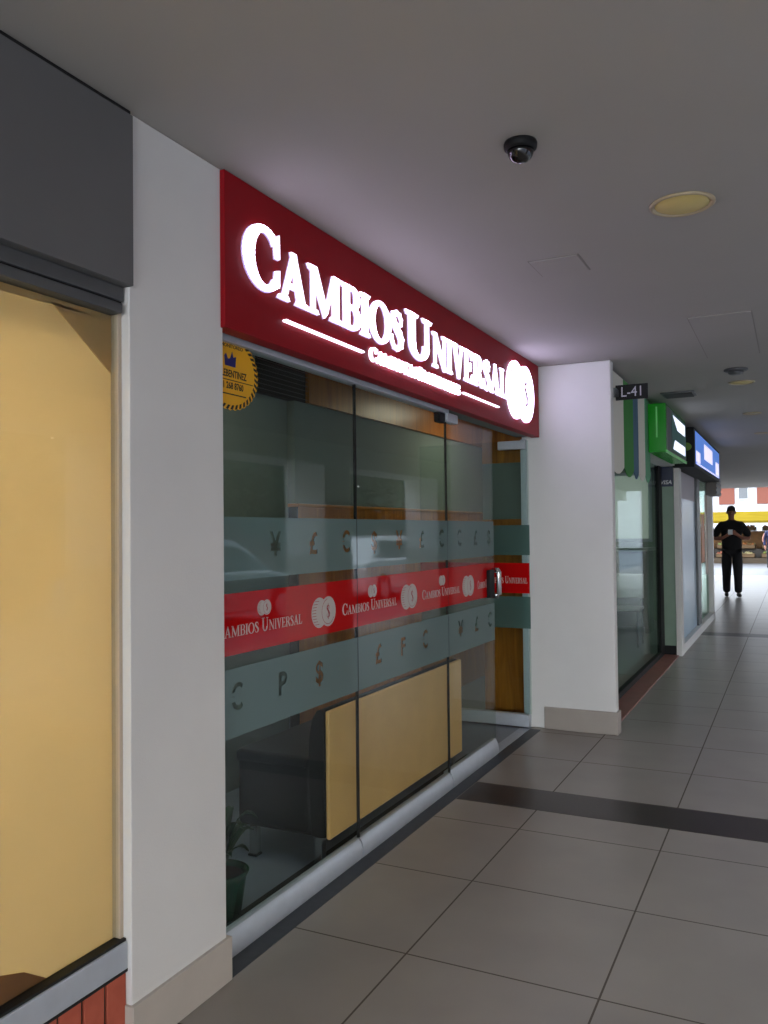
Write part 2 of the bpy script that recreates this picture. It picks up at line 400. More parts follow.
obj('jamb', MB().box(-1.72, -1.646, 1.709, 1.721, .30, 2.03), mat('jamb beige paint', (190, 176, 156), .6), w0)
br = empty('wall_left', (-1.66, 0, 0), 'low brick plinth of upright terracotta bricks below the papered window', 'brick plinth', None, 'structure')
obj('mortar', MB().box(-1.90, -1.644, -1.5, 1.721, 0, .228), M_mortar, br)
bb = MB()
yy = 1.720
while yy > -1.5:
    bb.box(-1.70, -1.636, yy-.068, yy, .035, .222); yy -= .078
obj('bricks', bb, M_brick, br, bevel=.003)
obj('footing', MB().box(-1.70, -1.626, -1.5, 1.716, 0, .035), M_wall, br)
pp = empty('paper_covering', (-1.69, 0, .31), 'cream paper taped inside the left shop window, one corner darker', 'paper')
obj('sheet', MB().box(-1.676, -1.674, -1.5, 1.710, .30, 2.03), M_paper, pp)
fx = lambda u, v, w: (w, u, v)
obj('folded_corner', MB().prism([(1.50, 1.99), (1.708, 1.985), (1.708, 1.84)], fx, -1.673, -1.671), M_paper2, pp)
obj('top_flap', MB().prism([(.9, 2.03), (1.708, 2.03), (1.708, 1.985), (.9, 1.975)], fx, -1.673, -1.671), M_paper2, pp)
obj('cardboard_corner', MB().prism([(1.2, .30), (1.50, .30), (1.42, .355), (1.2, .43)], fx, -1.673, -1.671), M_brownp, pp)
struct('floor', MB().box(-3.4, -1.91, -1.6, 1.72, -.12, 0), M_white, 'floor behind the papered window', 'floor')
struct('ceiling', MB().box(-3.4, -1.96, -1.6, 1.72, 2.5, 2.95), M_white, 'ceiling behind the papered window', 'ceiling')
struct('wall_back', MB().box(-3.5, -3.4, -1.6, 1.8, 0, 2.9), M_white, 'back wall behind the papered window', 'wall')
struct('wall_back', MB().box(-3.4, -1.60, -1.7, -1.6, 0, 2.9), M_white, 'near side wall behind the papered window', 'wall')
struct('wall_back', MB().box(-4.3, -1.95, 1.722, 1.80, 0, 2.9), M_white, 'partition between papered shop and exchange office', 'wall')
struct('wall_left', MB().box(-1.72, -1.60, -6, -1.51, 0, CZ), M_wall, 'white wall of the walkway behind the viewer', 'wall')

# ------------------------------------------------------------------ exchange office interior
IC = 2.47
struct('floor', MB().box(-4.2, -1.69, 1.72, 8.1, -.12, 0), M_infloor, 'dark grey floor inside the exchange office', 'floor')
struct('ceiling', MB().box(-4.2, -1.74, 2.15, 8.1, IC, 2.95), M_inwall, 'grey ceiling inside the exchange office', 'ceiling')
struct('wall_back', MB().box(-4.3, -4.2, 1.72, 8.2, 0, 2.9), M_inwall, 'grey back wall of the exchange office', 'wall')
struct('wall_back', MB().box(-4.2, -1.95, 1.80, 1.81, 0, 2.9), M_inwall, 'near side wall inside the exchange office', 'wall')
struct('wall_back', MB().box(-4.2, -1.70, 8.0, 8.2, 0, 2.9), M_inwall, 'far side wall inside the exchange office', 'wall')
struct('wall_back', MB().box(-1.74, -1.60, 5.95, 8.2, 0, 2.9), M_inwall, 'partition between exchange office and green shop', 'wall')
ct = empty('service_counter', (-2.7, 4.3, 0), 'long wood clad service counter wall seen through the office glass', 'counter')
obj('front_panel', MB().box(-2.76, -2.70, 4.30, 7.98, 0, 1.555), M_wood, ct)
obj('ledge', MB().box(-2.78, -2.69, 4.29, 7.98, 1.555, 1.575), M_wood2, ct, bevel=.004)
obj('end_stile', MB().box(-2.76, -2.70, 4.285, 4.30, 0, 1.555), M_ink, ct)
obj('screen_wall', MB().box(-2.78, -2.72, 4.30, 7.98, 1.575, 2.205), M_inwall, ct)
bh = empty('wood_bulkhead', (-2.7, 3.9, 2.205), 'orange brown wood bulkhead above the service counter', 'bulkhead')
obj('panel', MB().box(-2.95, -2.70, 4.44, 7.98, 2.207, IC-.003), M_wood, bh)
obj('end_panel', MB().box(-2.95, -2.70, 2.2, 3.86, 2.207, IC-.003), M_inwall, bh)
vg = empty('vent_grille', (-2.7, 3.9, 2.2), 'black louvred air grille beside the wood bulkhead', 'vent')
obj('frame', MB().box(-2.9, -2.72, 3.87, 4.43, 2.205, 2.42), M_black, vg)
for k in range(7):
    z = 2.225+k*.028
    obj('louvre', MB().prism([(-2.72, z), (-2.695, z-.008), (-2.695, z-.004), (-2.72, z+.004)], lambda u, v, w: (u, w, v), 3.88, 4.42), M_alud, vg)
struct('wall_back', MB().box(-2.9, -2.72, 3.87, 4.43, 2.42, IC), M_inwall, 'grey strip above the air grille inside the office', 'wall')
rw = empty('partition_panel', (-1.86, 5.95, 0), 'narrow orange brown wood partition behind the open glass door', 'partition')
obj('wood_base', MB().box(-2.10, -1.745, 5.95, 6.02, 0, 1.48), M_wood, rw)
obj('grey_panel', MB().box(-2.10, -1.745, 5.955, 6.02, 1.48, 1.90), M_inwall, rw)
obj('wood_head', MB().box(-2.10, -1.745, 5.95, 6.02, 1.90, IC), M_wood, rw)
struct('wall_back', MB().box(-2.82, -2.765, 1.81, 4.285, 0, 2.205), M_inwall, 'grey side wall behind the waiting sofa', 'wall')
obj('end_cladding', MB().box(-2.70, -1.76, 7.93, 7.98, 0, 1.535), M_wood, ct)
obj('end_panel', MB().box(-2.70, -1.76, 7.93, 7.98, 2.15, IC-.003), M_wood, bh)
struct('trim_4', MB().box(-1.86, -1.775, 2.15, 4.9, 0, .004), M_mat, 'black matting strip inside the glass line', 'floor strip')
obj('inner_channel', MB().box(-1.768, -1.752, 2.25, 4.1, 0, .012), M_alud, None)
tag(bpy.data.objects['inner_channel'], 'thin grey floor channel just inside the office glass', 'channel', None, 'structure'); bpy.data.objects['inner_channel'].name = 'trim_5'
# interior ceiling lamp
def ceiling_panel(x, y, z, sx, sy, label, strength, col=(255, 240, 215)):
    t = empty('ceiling_light', (x, y, z), label, 'ceiling light')
    obj('frame', MB().box(x-sx-.02, x+sx+.02, y-sy-.02, y+sy+.02, z-.02, z), M_white, t)
    obj('diffuser', MB().box(x-sx, x+sx, y-sy, y+sy, z-.026, z-.019), mat('lit diffuser', (250, 245, 235), .5, emit=col, estr=strength), t)
    return t
ceiling_panel(-2.6, .3, 2.5, .15, .5, 'unseen light added inside the papered shop to backlight the paper', 105, (255, 240, 222))  # added lamp, out of view, makes the paper glow from behind
ceiling_panel(-2.15, 3.0, IC, .15, .3, 'square ceiling light over the waiting sofa inside the office', 10)
ceiling_panel(-2.15, 6.6, IC, .15, .3, 'square ceiling light near the far end of the office', 13)

# sofa
sf = empty('waiting_sofa', (-1.97, 3.76, 0), 'low black sofa with cream back standing against the office glass', 'sofa')
obj('back_panel', MB().box(-1.762, -1.742, 3.0, 4.53, .125, .655), M_cream, sf, bevel=.008, seg=3)
obj('seat', MB().box(-2.21, -1.82, 2.995, 4.53, .125, .445), M_blackl, sf, bevel=.03, seg=4)
def back_profile():
    pts = [(-1.83, .13), (-1.764, .13), (-1.764, .64), (-1.768, .652), (-1.778, .658), (-1.80, .655), (-1.822, .62), (-1.84, .54), (-1.845, .44)]
    return MB().prism(pts, lambda u, v, w: (u, w, v), 2.995, 4.53)
obj('backrest', back_profile(), M_blackl, sf, bevel=.006, seg=2)
obj('seat_cushion', MB().box(-2.215, -1.835, 2.99, 3.76, .40, .455), M_blackl, sf, bevel=.02, seg=3)
obj('seat_cushion', MB().box(-2.215, -1.835, 3.77, 4.535, .40, .455), M_blackl, sf, bevel=.02, seg=3)
for x, y in ((-2.13, 3.02), (-1.80, 3.02), (-2.13, 4.50), (-1.80, 4.50)):
    l = obj('leg', MB().box(x-.018, x+.018, y-.018, y+.018, .008, .13), M_chrome, sf, bevel=.003)
    obj('foot', MB().box(x-.022, x+.022, y-.022, y+.022, 0, .008), M_dark, l)

# potted plant hugging the near pillar inside
pl = empty('potted_plant', (-1.90, 2.475, 0), 'small dark green plant in a green pot behind the glass beside the pillar', 'plant')
obj('pot', MB().lathe([(.06, 0), (.075, .02), (.095, .15), (.105, .17), (.095, .175), (.085, .16), (.08, .15)], (-1.90, 2.475, 0), 28), M_pot, pl, smooth=True)
obj('soil', MB().lathe([(.084, .145), (.084, .155)], (-1.90, 2.475, 0), 20), M_soil, pl)
lf = MB()
for k in range(16):
    a = k*2.399; ln_ = .11+.05*random.random(); up = .10+.14*random.random(); c0 = Vector((-1.90, 2.475, .155)); prev = None
    d = Vector((math.cos(a), math.sin(a), 0)); sd = Vector((-d.y, d.x, 0)); n = 7; P = []; F = []
    for i in range(n+1):
        t = i/n; c = c0 + d*ln_*t**1.2 + Vector((0, 0, up*math.sin(t*2.0))); w = .022*math.sin(PI*min(1, t*.92+.06))
        P += [c-sd*w, c+Vector((0, 0, -.004)), c+sd*w, c+Vector((0, 0, -.007))]
    for i in range(n):
        b0 = i*4
        for j in range(4): F.append((b0+j, b0+(j+1) % 4, b0+4+(j+1) % 4, b0+4+j))
    lf.poly(P, F)
obj('foliage', lf, M_plant, pl, smooth=True)

# ------------------------------------------------------------------ exchange office glazing
def cut(slab, cutter_mb):
    c = obj('cutter', cutter_mb, M_dark)
    md = slab.modifiers.new('cut', 'BOOLEAN'); md.object = c; md.operation = 'DIFFERENCE'; md.solver = 'EXACT'; md.use_self = True
    bpy.context.view_layer.update()
    dg = bpy.context.evaluated_depsgraph_get(); me = bpy.data.meshes.new_from_object(slab.evaluated_get(dg))
    slab.modifiers.clear(); slab.data = me
    bpy.data.objects.remove(c)
    return slab
UPS = [(2.541, '¥'), (2.806, '£'), (3.071, '€'), (3.336, '$'), (3.6, '¥'), (3.865, '£'), (4.13, '€'), (4.395, '€'), (4.66, '£'), (4.90, '$')]
LOS = [(2.30, '€'), (2.58, 'P'), (2.845, '$'), (3.11, '¥'), (3.365, '£'), (3.63, 'F'), (3.895, '€'), (4.16, '$'), (4.40, '¥'), (4.66, '£'), (4.90, '€')]
def logo(mb_disc, mb_ink, u, v, r, fn, a, b, c):
    """two overlapping coins: hatched left one, right one with a dollar sign; discs a..b, marks b..c"""
    for cu, w0 in ((u-.36*r*1.6, 0), (u+.36*r*1.6, .0004)):
        mb_disc.prism(ell(cu, v, r, r, 0, 352.5, 48), fn, a, b+w0*(1 if b > a else -1))
    cl = u-.36*r*1.6; cr = u+.36*r*1.6
    for k in range(-4, 5):
        h = v+k*.19*r; hw = math.sqrt(max(0, (r*.94)**2-(k*.19*r)**2))
        x0 = cl-hw; mb_ink.prism([(x0, h-.018*r), (x0+.52*r, h-.018*r), (x0+.52*r, h+.018*r), (x0, h+.018*r)], fn, b, c)
    for q in GL['$'][1]:
        mb_ink.prism([(cr+(p[0]-.30)*.62*r*1.35, v+(p[1]-.5)*.62*r*1.35) for p in q], fn, b, c)
    for q in arc(cr, v, .86*r, .86*r, .82*r, .82*r, 100, 330, 24): mb_ink.prism(q, fn, b, c)
# inner face films sit just behind the pane; seen from outside
fx = lambda u, v, w: (w, u, v)
def pane_set(name, y0, y1, ztop, zbot, label, cat, txts, logos, smalls, rail=None, railz=.09):
    t = empty(name, (GX, y0, 0), label, cat, None, 'structure')
    obj('pane', MB().box(GX-.005, GX+.005, y0+.003, y1-.003, zbot, ztop), M_glass, t)
    obj('red_band', MB().box(GX+.0055, GX+.0065, y0+.003, y1-.003, .990, 1.197), M_redf, t)
    for nm, za, zb, sy, zc in (('frosted_band', 1.24, 1.454, UPS, 1.352), ('frosted_band', .715, .945, LOS, .842)):
        s = obj(nm, MB().box(GX+.0055, GX+.0065, y0+.003, y1-.003, za, zb), M_frost, t)
        for yc, ch in sy:
            if y0+.06 < yc < y1-.06:
                tm = text_mb(ch, .118, lambda u, v, w, yc=yc: (GX+.006+w, yc+u, zc+v), .02, bold=.0028)
                keep = s.data.copy(); cut(s, tm)
                ysx = [v.co.y for v in s.data.vertices]
                if not ysx or max(ysx)-min(ysx) < (y1-y0)*.98 or len(s.data.polygons) < 8: s.data = keep
    # printed marks on the red band (in front of it, behind the pane)
    tm = MB()
    for ys, w in txts:
        word(tm, 'CAMBIOS', .047, .78, ys, 1.051, w*.46, fx, GX+.0066, GX+.0072)
        word(tm, 'UNIVERSAL', .047, .78, ys+w*.49, 1.051, w*.51, fx, GX+.0066, GX+.0072)
    if txts: obj('lettering', tm, M_txt, t)
    d, i = MB(), MB()
    for yc in logos: logo(d, i, yc, 1.080, .060, fx, GX+.0066, GX+.0070, GX+.0075)
    for yc in smalls: logo(d, i, yc-.008, 1.134, .027, fx, GX+.0066, GX+.0070, GX+.0075)
    if logos or smalls:
        e = obj('coin_emblem', d, M_disc, t); obj('emblem_marks', i, M_redslit, e)
    return t
win1 = pane_set('window_2', 2.15, 3.17, 2.045, .085, 'fixed glass pane left of joint, between near pillar and middle pane, with red lettered band', 'window', [(2.19, .53)], [2.883], [2.475])
win2 = pane_set('window_3', 3.17, 4.22, 2.045, .085, 'middle fixed glass pane of the exchange office with red lettered band', 'window', [(3.036, .53), (3.865, .53)], [3.707], [3.32, 4.14])
dr1 = pane_set('door_1', 4.22, 4.995, 2.035, .10, 'closed glass door leaf with black and silver pull handle', 'door', [(4.69, .28)], [4.530], [])
# sill rails
def sill(y0, y1, parent, z=.088, name='sill_rail'):
    pr = [(-1.735, 0), (-1.686, 0), (-1.676, .02), (-1.676, .05), (-1.684, .075), (-1.696, z), (-1.712, z+.002), (-1.735, z-.01)]
    return obj(name, MB().prism(pr, lambda u, v, w: (u, w, v), y0, y1), M_alu, parent, bevel=.002)
sill(2.15, 3.163, win1); sill(3.172, 4.212, win2); sill(4.222, 4.99, dr1, .10, 'bottom_rail')
obj('edge_seal', MB().box(GX-.006, GX+.006, 3.166, 3.174, .09, 2.045), M_black, win2)
obj('edge_seal', MB().box(GX-.006, GX+.006, 4.216, 4.222, .09, 2.035), M_black, dr1)
obj('head_rail', MB().box(-1.73, -1.676, 2.14, 3.17, 2.038, 2.062), M_alu, win1, bevel=.002)
obj('head_rail', MB().box(-1.73, -1.676, 3.17, 4.22, 2.038, 2.062), M_alu, win2, bevel=.002)
obj('pivot_fitting', MB().box(-1.725, -1.678, 4.20, 4.36, 1.995, 2.045), M_alu, dr1, bevel=.004)
obj('pivot_fitting', MB().box(-1.725, -1.690, 4.12, 4.20, 1.985, 2.038), M_black, win2, bevel=.004)
hn = obj('handle', MB().tube([(-1.69, 4.955, .99), (-1.655, 4.955, .99), (-1.650, 4.955, 1.0), (-1.650, 4.955, 1.14), (-1.655, 4.955, 1.15), (-1.69, 4.955, 1.15)], .016, 12), M_chrome, dr1, smooth=True)
obj('back_plate', MB().box(-1.6925, -1.670, 4.845, 4.935, .985, 1.155), M_black, hn, bevel=.004)
# open leaf, swung inward at right angles against the right jamb
d2 = empty('door_2', (-1.7, 5.74, 0), 'glass door leaf standing open inward against the right jamb', 'door', None, 'structure')
YL = 5.735
fl = lambda u, v, w: (u, w, v)
obj('pane', MB().box(-2.52, -1.680, YL-.005, YL+.005, .10, 2.035), M_glass, d2)
obj('red_band', MB().box(-2.52, -1.680, YL-.0095, YL-.0085, .95, 1.165), M_redf, d2)
obj('frosted_band', MB().box(-2.52, -1.680, YL+.0065, YL+.0075, 1.22, 1.434), M_frost, d2)
obj('frosted_band', MB().box(-2.52, -1.680, YL+.0065, YL+.0075, .70, .925), M_frost, d2)
tm = MB(); word(tm, 'CAMBIOS', .05, .78, -2.02, 1.02, .15, fl, YL-.0105, YL-.0096); word(tm, 'UNIVERSAL', .05, .78, -1.86, 1.02, .165, fl, YL-.0105, YL-.0096)
obj('lettering', tm, M_txt, d2)
obj('bottom_rail', MB().box(-2.53, -1.69, YL-.028, YL+.028, .012, .10), M_alu, d2, bevel=.006)
obj('top_fitting', MB().box(-1.90, -1.70, YL-.02, YL+.02, 1.975, 2.035), M_alu, d2, bevel=.004)
struct('trim_6', MB().box(-1.74, -1.700, 5.748, 5.775, 0, 2.045), M_alu, 'slim aluminium jamb profile beside the projecting pier', 'jamb')
struct('trim_7', MB().box(-1.76, -1.69, 4.995, 5.70, -.01, .004), M_alu, 'pale metal threshold in the open doorway', 'threshold')

# head above the glass
struct('trim_8', MB().box(-1.78, -1.66, 2.15, 5.77, 2.066, IC+.09), M_inwall, 'grey head wall behind the red sign', 'wall')

# ------------------------------------------------------------------ red sign
sg = empty('shop_sign', (-1.6, 3.95, 2.05), 'large red illuminated sign reading CAMBIOS UNIVERSAL above the office glass', 'sign')
obj('sign_box', MB().box(-1.66, -1.600, 2.126, 5.745, 2.052, 2.558), M_red, sg, bevel=.004)
def two(mb, name):     # lit faces plus thin returns
    return obj(name, mb, M_let, sg)
A0, A1 = -1.600, -1.588
m1 = MB(); word(m1, 'C', .205, .8, 2.222, 2.228, .215, fx, A0, A1); two(m1, 'letter_cluster'); 
def fat(p, d):  # widens the letter strokes to imitate the glow around the lit sign
    n = len(p); A = sum(p[i][0]*p[(i+1) % n][1]-p[(i+1) % n][0]*p[i][1] for i in range(n)); sg_ = 1 if A > 0 else -1; out = []
    for i in range(n):
        a, b_, c = Vector(p[i-1]), Vector(p[i]), Vector(p[(i+1) % n])
        e1 = (b_-a); e2 = (c-b_)
        if e1.length < 1e-6 or e2.length < 1e-6: out.append(p[i]); continue
        e1.normalize(); e2.normalize(); n1 = Vector((e1.y, -e1.x))*sg_; n2 = Vector((e2.y, -e2.x))*sg_
        m = n1+n2
        m = m.normalized()*min(1.6, 1/max(.3, (1+n1.dot(n2))/2)**.5) if m.length > 1e-3 else n1
        out.append(tuple(b_+m*d))
    return out
def word_letters(s, h, u0, v0, width, sc_first=1., a=A0, b=A1):
    tot = sum(GL[c][0]+.03 for c in s); sx = width/(tot*h); x = 0
    for ch in s:
        w, pr = GL[ch]; mb = MB(); md = MB()
        for p in pr: mb.prism([(u0+(x+q[0])*h*sx, v0+q[1]*h) for q in fat(p, .022)], fx, a+.003, b)
        for p in pr: md.prism([(u0+(x+q[0]-.012)*h*sx, v0+(q[1]-.012)*h) for q in fat(p, .03)], fx, a, a+.003)
        o = obj('letter', mb, M_let, sg); o['label'] = 'lit white capital letter ' + ch
        obj('return', md, M_letside, o)
        x += w+.03
bpy.data.objects.remove(bpy.data.objects['letter_cluster'])
word_letters('C', .205, 2.222, 2.228, .215)
word_letters('AMBIOS', .170, 2.425, 2.222, 1.035)
word_letters('U', .20, 3.488, 2.226, .315)
word_letters('NIVERSAL', .168, 3.80, 2.222, 1.20)
sub = MB(); word(sub, 'CAMBISTAS', .060, .88, 3.115, 2.124, .50, fx, A0, A0+.014, .02); word(sub, 'PROFESIONALES', .060, .88, 3.625, 2.124, .545, fx, A0, A0+.014, .02)
obj('subtitle', sub, M_let, sg)
obj('rule_line', MB().prism([(2.455, 2.146), (2.46, 2.1415), (3.05, 2.1415), (3.058, 2.146), (3.05, 2.1505), (2.46, 2.1505)], fx, A0, A0+.014), M_let, sg)
obj('rule_line', MB().prism([(4.215, 2.146), (4.22, 2.1415), (4.82, 2.1415), (4.828, 2.146), (4.82, 2.1505), (4.22, 2.1505)], fx, A0, A0+.014), M_let, sg)
dsc, ik = MB(), MB(); logo(dsc, ik, 5.29, 2.305, .188, fx, A0, A1, A1+.001)
e = obj('coin_emblem', dsc, M_logo, sg); obj('emblem_marks', ik, M_redslit, e)

# ------------------------------------------------------------------ yellow saw-blade sticker
st = empty('warning_sticker', (GX+.006, 2.262, 1.935), 'round yellow and black alarm company sticker high on the glass beside the pillar', 'sticker')
YC, ZC, SR = 2.276, 1.944, .164
pts = []
for k in range(72):
    a = 2*PI*k/72; r = SR*(1.0 if k % 2 == 0 else .965); pts.append((YC+r*math.cos(a), ZC+.80*r*math.sin(a)*1.0))
SCZ = .80
obj('disc', MB().prism([(YC+(p[0]-YC), p[1]) for p in pts], fx, GX+.0052, GX+.0062), M_gold, st)
teeth = MB()
for k in range(40):
    a = 2*PI*k/40; da = .085
    q = []
    for rr, aa in ((.97, a), (.97, a+.085), (.86, a+.085+.07), (.86, a+.07)):
        q.append((YC+SR*rr*math.cos(aa), ZC+SCZ*SR*rr*math.sin(aa)))
    teeth.prism(q, fx, GX+.0062, GX+.0066)
obj('border_marks', teeth, M_ink, st)
fnk = lambda u, v, w: (GX+.0064+w, YC+.022+u, ZC+v)
tx = text_mb('LEBENTINEZ', .034, lambda u, v, w: fnk(u, v-.008, w), .0006, bold=.0008, sx=.74)
t2 = text_mb('01 268 8760', .031, lambda u, v, w: fnk(u-.012, v-.048, w), .0006, bold=.0008, sx=.82)
t3 = text_mb('MONITOREO', .017, lambda u, v, w: fnk(u-.01, v+.086, w), .0006, bold=.0003, sx=1.2)
t1 = MB(); 
for q in (tx, t2, t3): t1.poly(q.v, q.f)
t1.prism([(YC-.12, ZC-.030), (YC+.13, ZC-.030), (YC+.13, ZC-.027), (YC-.12, ZC-.027)], fx, GX+.0062, GX+.0067)
t1.prism([(YC-.10, ZC-.078), (YC+.09, ZC-.078), (YC+.09, ZC-.074), (YC-.10, ZC-.074)], fx, GX+.0062, GX+.0067)
obj('lettering', t1, M_ink, st)
obj('castle_emblem', MB().prism([(YC-.028, ZC+.018), (YC+.03, ZC+.018), (YC+.034, ZC+.055), (YC+.018, ZC+.05), (YC+.012, ZC+.07), (YC, ZC+.045), (YC-.012, ZC+.042), (YC-.022, ZC+.06), (YC-.032, ZC+.05)], fx, GX+.0062, GX+.0067), M_blueink, st)

# ------------------------------------------------------------------ ceiling fixtures
dm = empty('dome_camera', (-.711, 2.395, CZ), 'black dome security camera on the ceiling in front of the red sign', 'security camera')
obj('mount', MB().lathe([(.048, 0), (.050, -.006), (.048, -.020), (.041, -.026)], (-.711, 2.395, CZ), 32), M_black, dm, smooth=True)
obj('dome', MB().lathe([(.040, -.025), (.038, -.036), (.032, -.048), (.022, -.056), (.010, -.060), (.001, -.061)], (-.711, 2.395, CZ), 32), mat('smoked dome', (8, 8, 10), .08, spec=.8), dm, smooth=True)
def downlight(x, y, r, label, dif=M_dif, grp=None):
    t = empty('downlight', (x, y, CZ), label, 'ceiling light', grp)
    obj('trim_ring', MB().lathe([(r, 0), (r, -.006), (r*.93, -.010), (r*.86, -.006), (r*.84, -.002)], (x, y, CZ), 40), M_ring, t, smooth=True)
    obj('diffuser', MB().lathe([(r*.85, -.001), (r*.8, -.005), (.01, -.007)], (x, y, CZ), 40), dif, t, smooth=True)
    return t
downlight(-.335, 3.12, .112, 'large unlit round downlight with yellowed diffuser nearest the viewer')
downlight(-.350, 7.19, .10, 'unlit round downlight just behind the smoke detector')
downlight(-.356, 9.2, .09, 'round ceiling downlight third from the viewer', M_ring)
downlight(-.326, 11.2, .09, 'furthest round ceiling downlight before the blue sign end', M_ring)
sd = empty('smoke_detector', (-.357, 6.58, CZ), 'grey round smoke detector on the ceiling past the long access panel', 'smoke detector')
obj('base', MB().lathe([(.082, 0), (.082, -.012), (.072, -.018)], (-.357, 6.58, CZ), 30), M_alud, sd, smooth=True)
obj('sensor_head', MB().lathe([(.055, -.017), (.05, -.035), (.03, -.042), (.001, -.042)], (-.357, 6.58, CZ), 30), M_alud, sd, smooth=True)
def hatch(x0, x1, y0, y1, label):
    t = empty('access_panel', ((x0+x1)/2, (y0+y1)/2, CZ), label, 'access panel')
    g = .006
    obj('joint', MB().box(x0, x1, y0, y0+g, CZ-.002, CZ).box(x0, x1, y1-g, y1, CZ-.002, CZ).box(x0, x0+g, y0, y1, CZ-.002, CZ).box(x1-g, x1, y0, y1, CZ-.002, CZ), mat('panel joint', (140, 136, 132), .8), t)
    obj('cover', MB().box(x0+g, x1-g, y0+g, y1-g, CZ-.005, CZ+.02), M_ceil, t)
hatch(-1.01, -.79, 3.48, 3.72, 'small square access panel in the ceiling near the red sign')
hatch(-.506, -.176, 4.83, 6.05, 'long rectangular access panel in the ceiling beyond the big downlight')
cv = empty('ceiling_vent', (-.87, 7.53, CZ), 'dark rectangular air vent in the ceiling before the green sign', 'vent')
obj('frame', MB().box(-1.0, -.73, 7.40, 7.66, CZ-.012, CZ), M_alud, cv, bevel=.003)
for k in range(6):
    y = 7.43+k*.038
    obj('slat', MB().prism([(y, CZ-.014), (y+.02, CZ-.022), (y+.022, CZ-.019), (y+.004, CZ-.011)], lambda u, v, w: (w, u, v), -.98, -.75), M_alud, cv)

# ------------------------------------------------------------------ shop 2 (green shop)
struct('wall_left', MB().box(-2.6, -1.6, 8.2, 13.3, 2.3, 2.95), M_inwall, 'bulkhead wall over the green shop interior', 'wall')
struct('floor', MB().box(-4.0, -1.33, 8.2, 13.85, -.12, .002), mat('pale inner floor', (140, 148, 146), .3), 'pale floor inside the further shops', 'floor')
struct('floor', MB().box(-12, -1.69, 13.85, 26.5, -.12, -.001), M_floor, 'tiled floor widening at the far end of the walkway', 'floor')
struct('ceiling', MB().box(-4.0, -1.91, 5.95, 26.5, 2.5, 2.95), M_ceil, 'ceiling inside the further shops', 'ceiling')
struct('wall_back', MB().box(-4.1, -4.0, 8.2, 26.5, 0, 2.9), M_white, 'white back wall inside the further shops', 'wall')
struct('wall_back', MB().box(-4.0, -1.34, 13.2, 13.3, 0, 2.5), M_greenpanel, 'grey green end wall inside the green shop', 'wall')
struct('trim_9', MB().box(-1.33, -1.15, 5.95, 9.62, -.01, .012), M_redkerb, 'reddish brown tile threshold in front of the green shop', 'threshold')
w4 = empty('window_4', (-1.32, 5.95, 0), 'tall glass front of the green shop with black end frame', 'window', None, 'structure')
obj('pane', MB().box(-1.326, -1.316, 5.96, 9.38, .06, 2.08), M_glass2, w4)
obj('sill_rail', MB().box(-1.345, -1.300, 5.96, 9.38, .012, .06), M_black, w4)
obj('mullion', MB().box(-1.345, -1.30, 9.38, 9.62, .012, 2.3), M_black, w4)
obj('head', MB().box(-1.6, -1.15, 5.96, 9.62, 2.08, 2.5), M_wall, w4)
pn = empty('wall_left', (-1.22, 9.62, 0), 'narrow grey green pilaster with black foot beside the green shop', 'pilaster', None, 'structure')
obj('panel', MB().box(-1.34, -1.175, 9.62, 9.78, .11, 2.4), M_greenpanel, pn)
obj('foot', MB().box(-1.34, -1.170, 9.61, 9.78, 0, .11), M_black, pn)
obj('white_edge', MB().box(-1.175, -1.115, 9.60, 9.78, 0, 2.4), M_wall, pn, bevel=.004)
# banner strips hanging on the fascia
for (ya, yb, m, nm) in ((5.89, 6.42, M_creamt, 'off white banner strip first beside the pier'), (6.43, 6.84, M_greent, 'green banner strip beside the first white one'),
                        (6.85, 7.08, M_bluet, 'slate blue banner strip between green and white ones'), (7.09, 7.42, M_creamt, 'second off white banner strip beside the blue one'), (7.43, 7.70, M_tealt, 'pale sea green banner strip beside the green sign box')):
    zt, zb = 2.53, 1.86
    n = 10; prof = []
    for i in range(n+1):
        u = ya+(yb-ya)*i/n; prof.append((u, zb-.06*math.sin(PI*i/n)))
    P = prof+[(yb, zt), (ya, zt)]
    o = obj('hanging_banner', MB().prism(P, lambda u, v, w: (w, u, v), -1.142, -1.136), m); o.location = (0, 0, 0)
    tag(o, nm + ' above the green shop', 'banner', 'striped banners over the green shop')
    del o['group']
np_ = empty('unit_number_plate', (-1.0, 5.98, 2.31), 'small black plate reading L-41 projecting from the white pier', 'sign')
obj('plate', MB().box(-1.112, -.892, 5.985, 6.0, 2.308, 2.414), M_black, np_, bevel=.002)
obj('bracket', MB().box(-1.134, -1.09, 5.868, 5.987, 2.33, 2.38), M_alud, np_)
obj('lettering', text_mb('L-41', .10, lambda u, v, w: (-.998+u, 5.9845-w, 2.360+v), .002, sx=.88), mat('grey outlined print', (190, 186, 200), .5), np_)
# green box sign
gb = empty('box_sign', (-1.05, 8.35, 2.07), 'bright green illuminated box sign mounted under the ceiling', 'sign')
obj('casing', MB().box(-1.135, -.985, 7.60, 9.10, 2.07, 2.50), M_greenbox, gb, bevel=.006)
obj('light_strip', MB().box(-1.068, -1.056, 7.594, 7.60, 2.2, 2.47), M_greenlit, gb)
obj('face', MB().box(-.985, -.980, 7.64, 9.06, 2.09, 2.48), M_alud, gb)
obj('screen', MB().box(-.980, -.977, 7.95, 9.03, 2.11, 2.46), M_screen, gb)
obj('white_field', MB().prism([(8.02, 2.44), (8.95, 2.44), (8.95, 2.33), (8.35, 2.33)], fx, -.977, -.9755), M_scrW, gb)
obj('white_field', MB().prism([(8.02, 2.13), (8.95, 2.13), (8.95, 2.22), (8.15, 2.22)], fx, -.977, -.9755), M_scrW, gb)
obj('bottom_trim', MB().box(-.99, -.978, 7.60, 9.10, 2.065, 2.088), M_greenlit, gb)
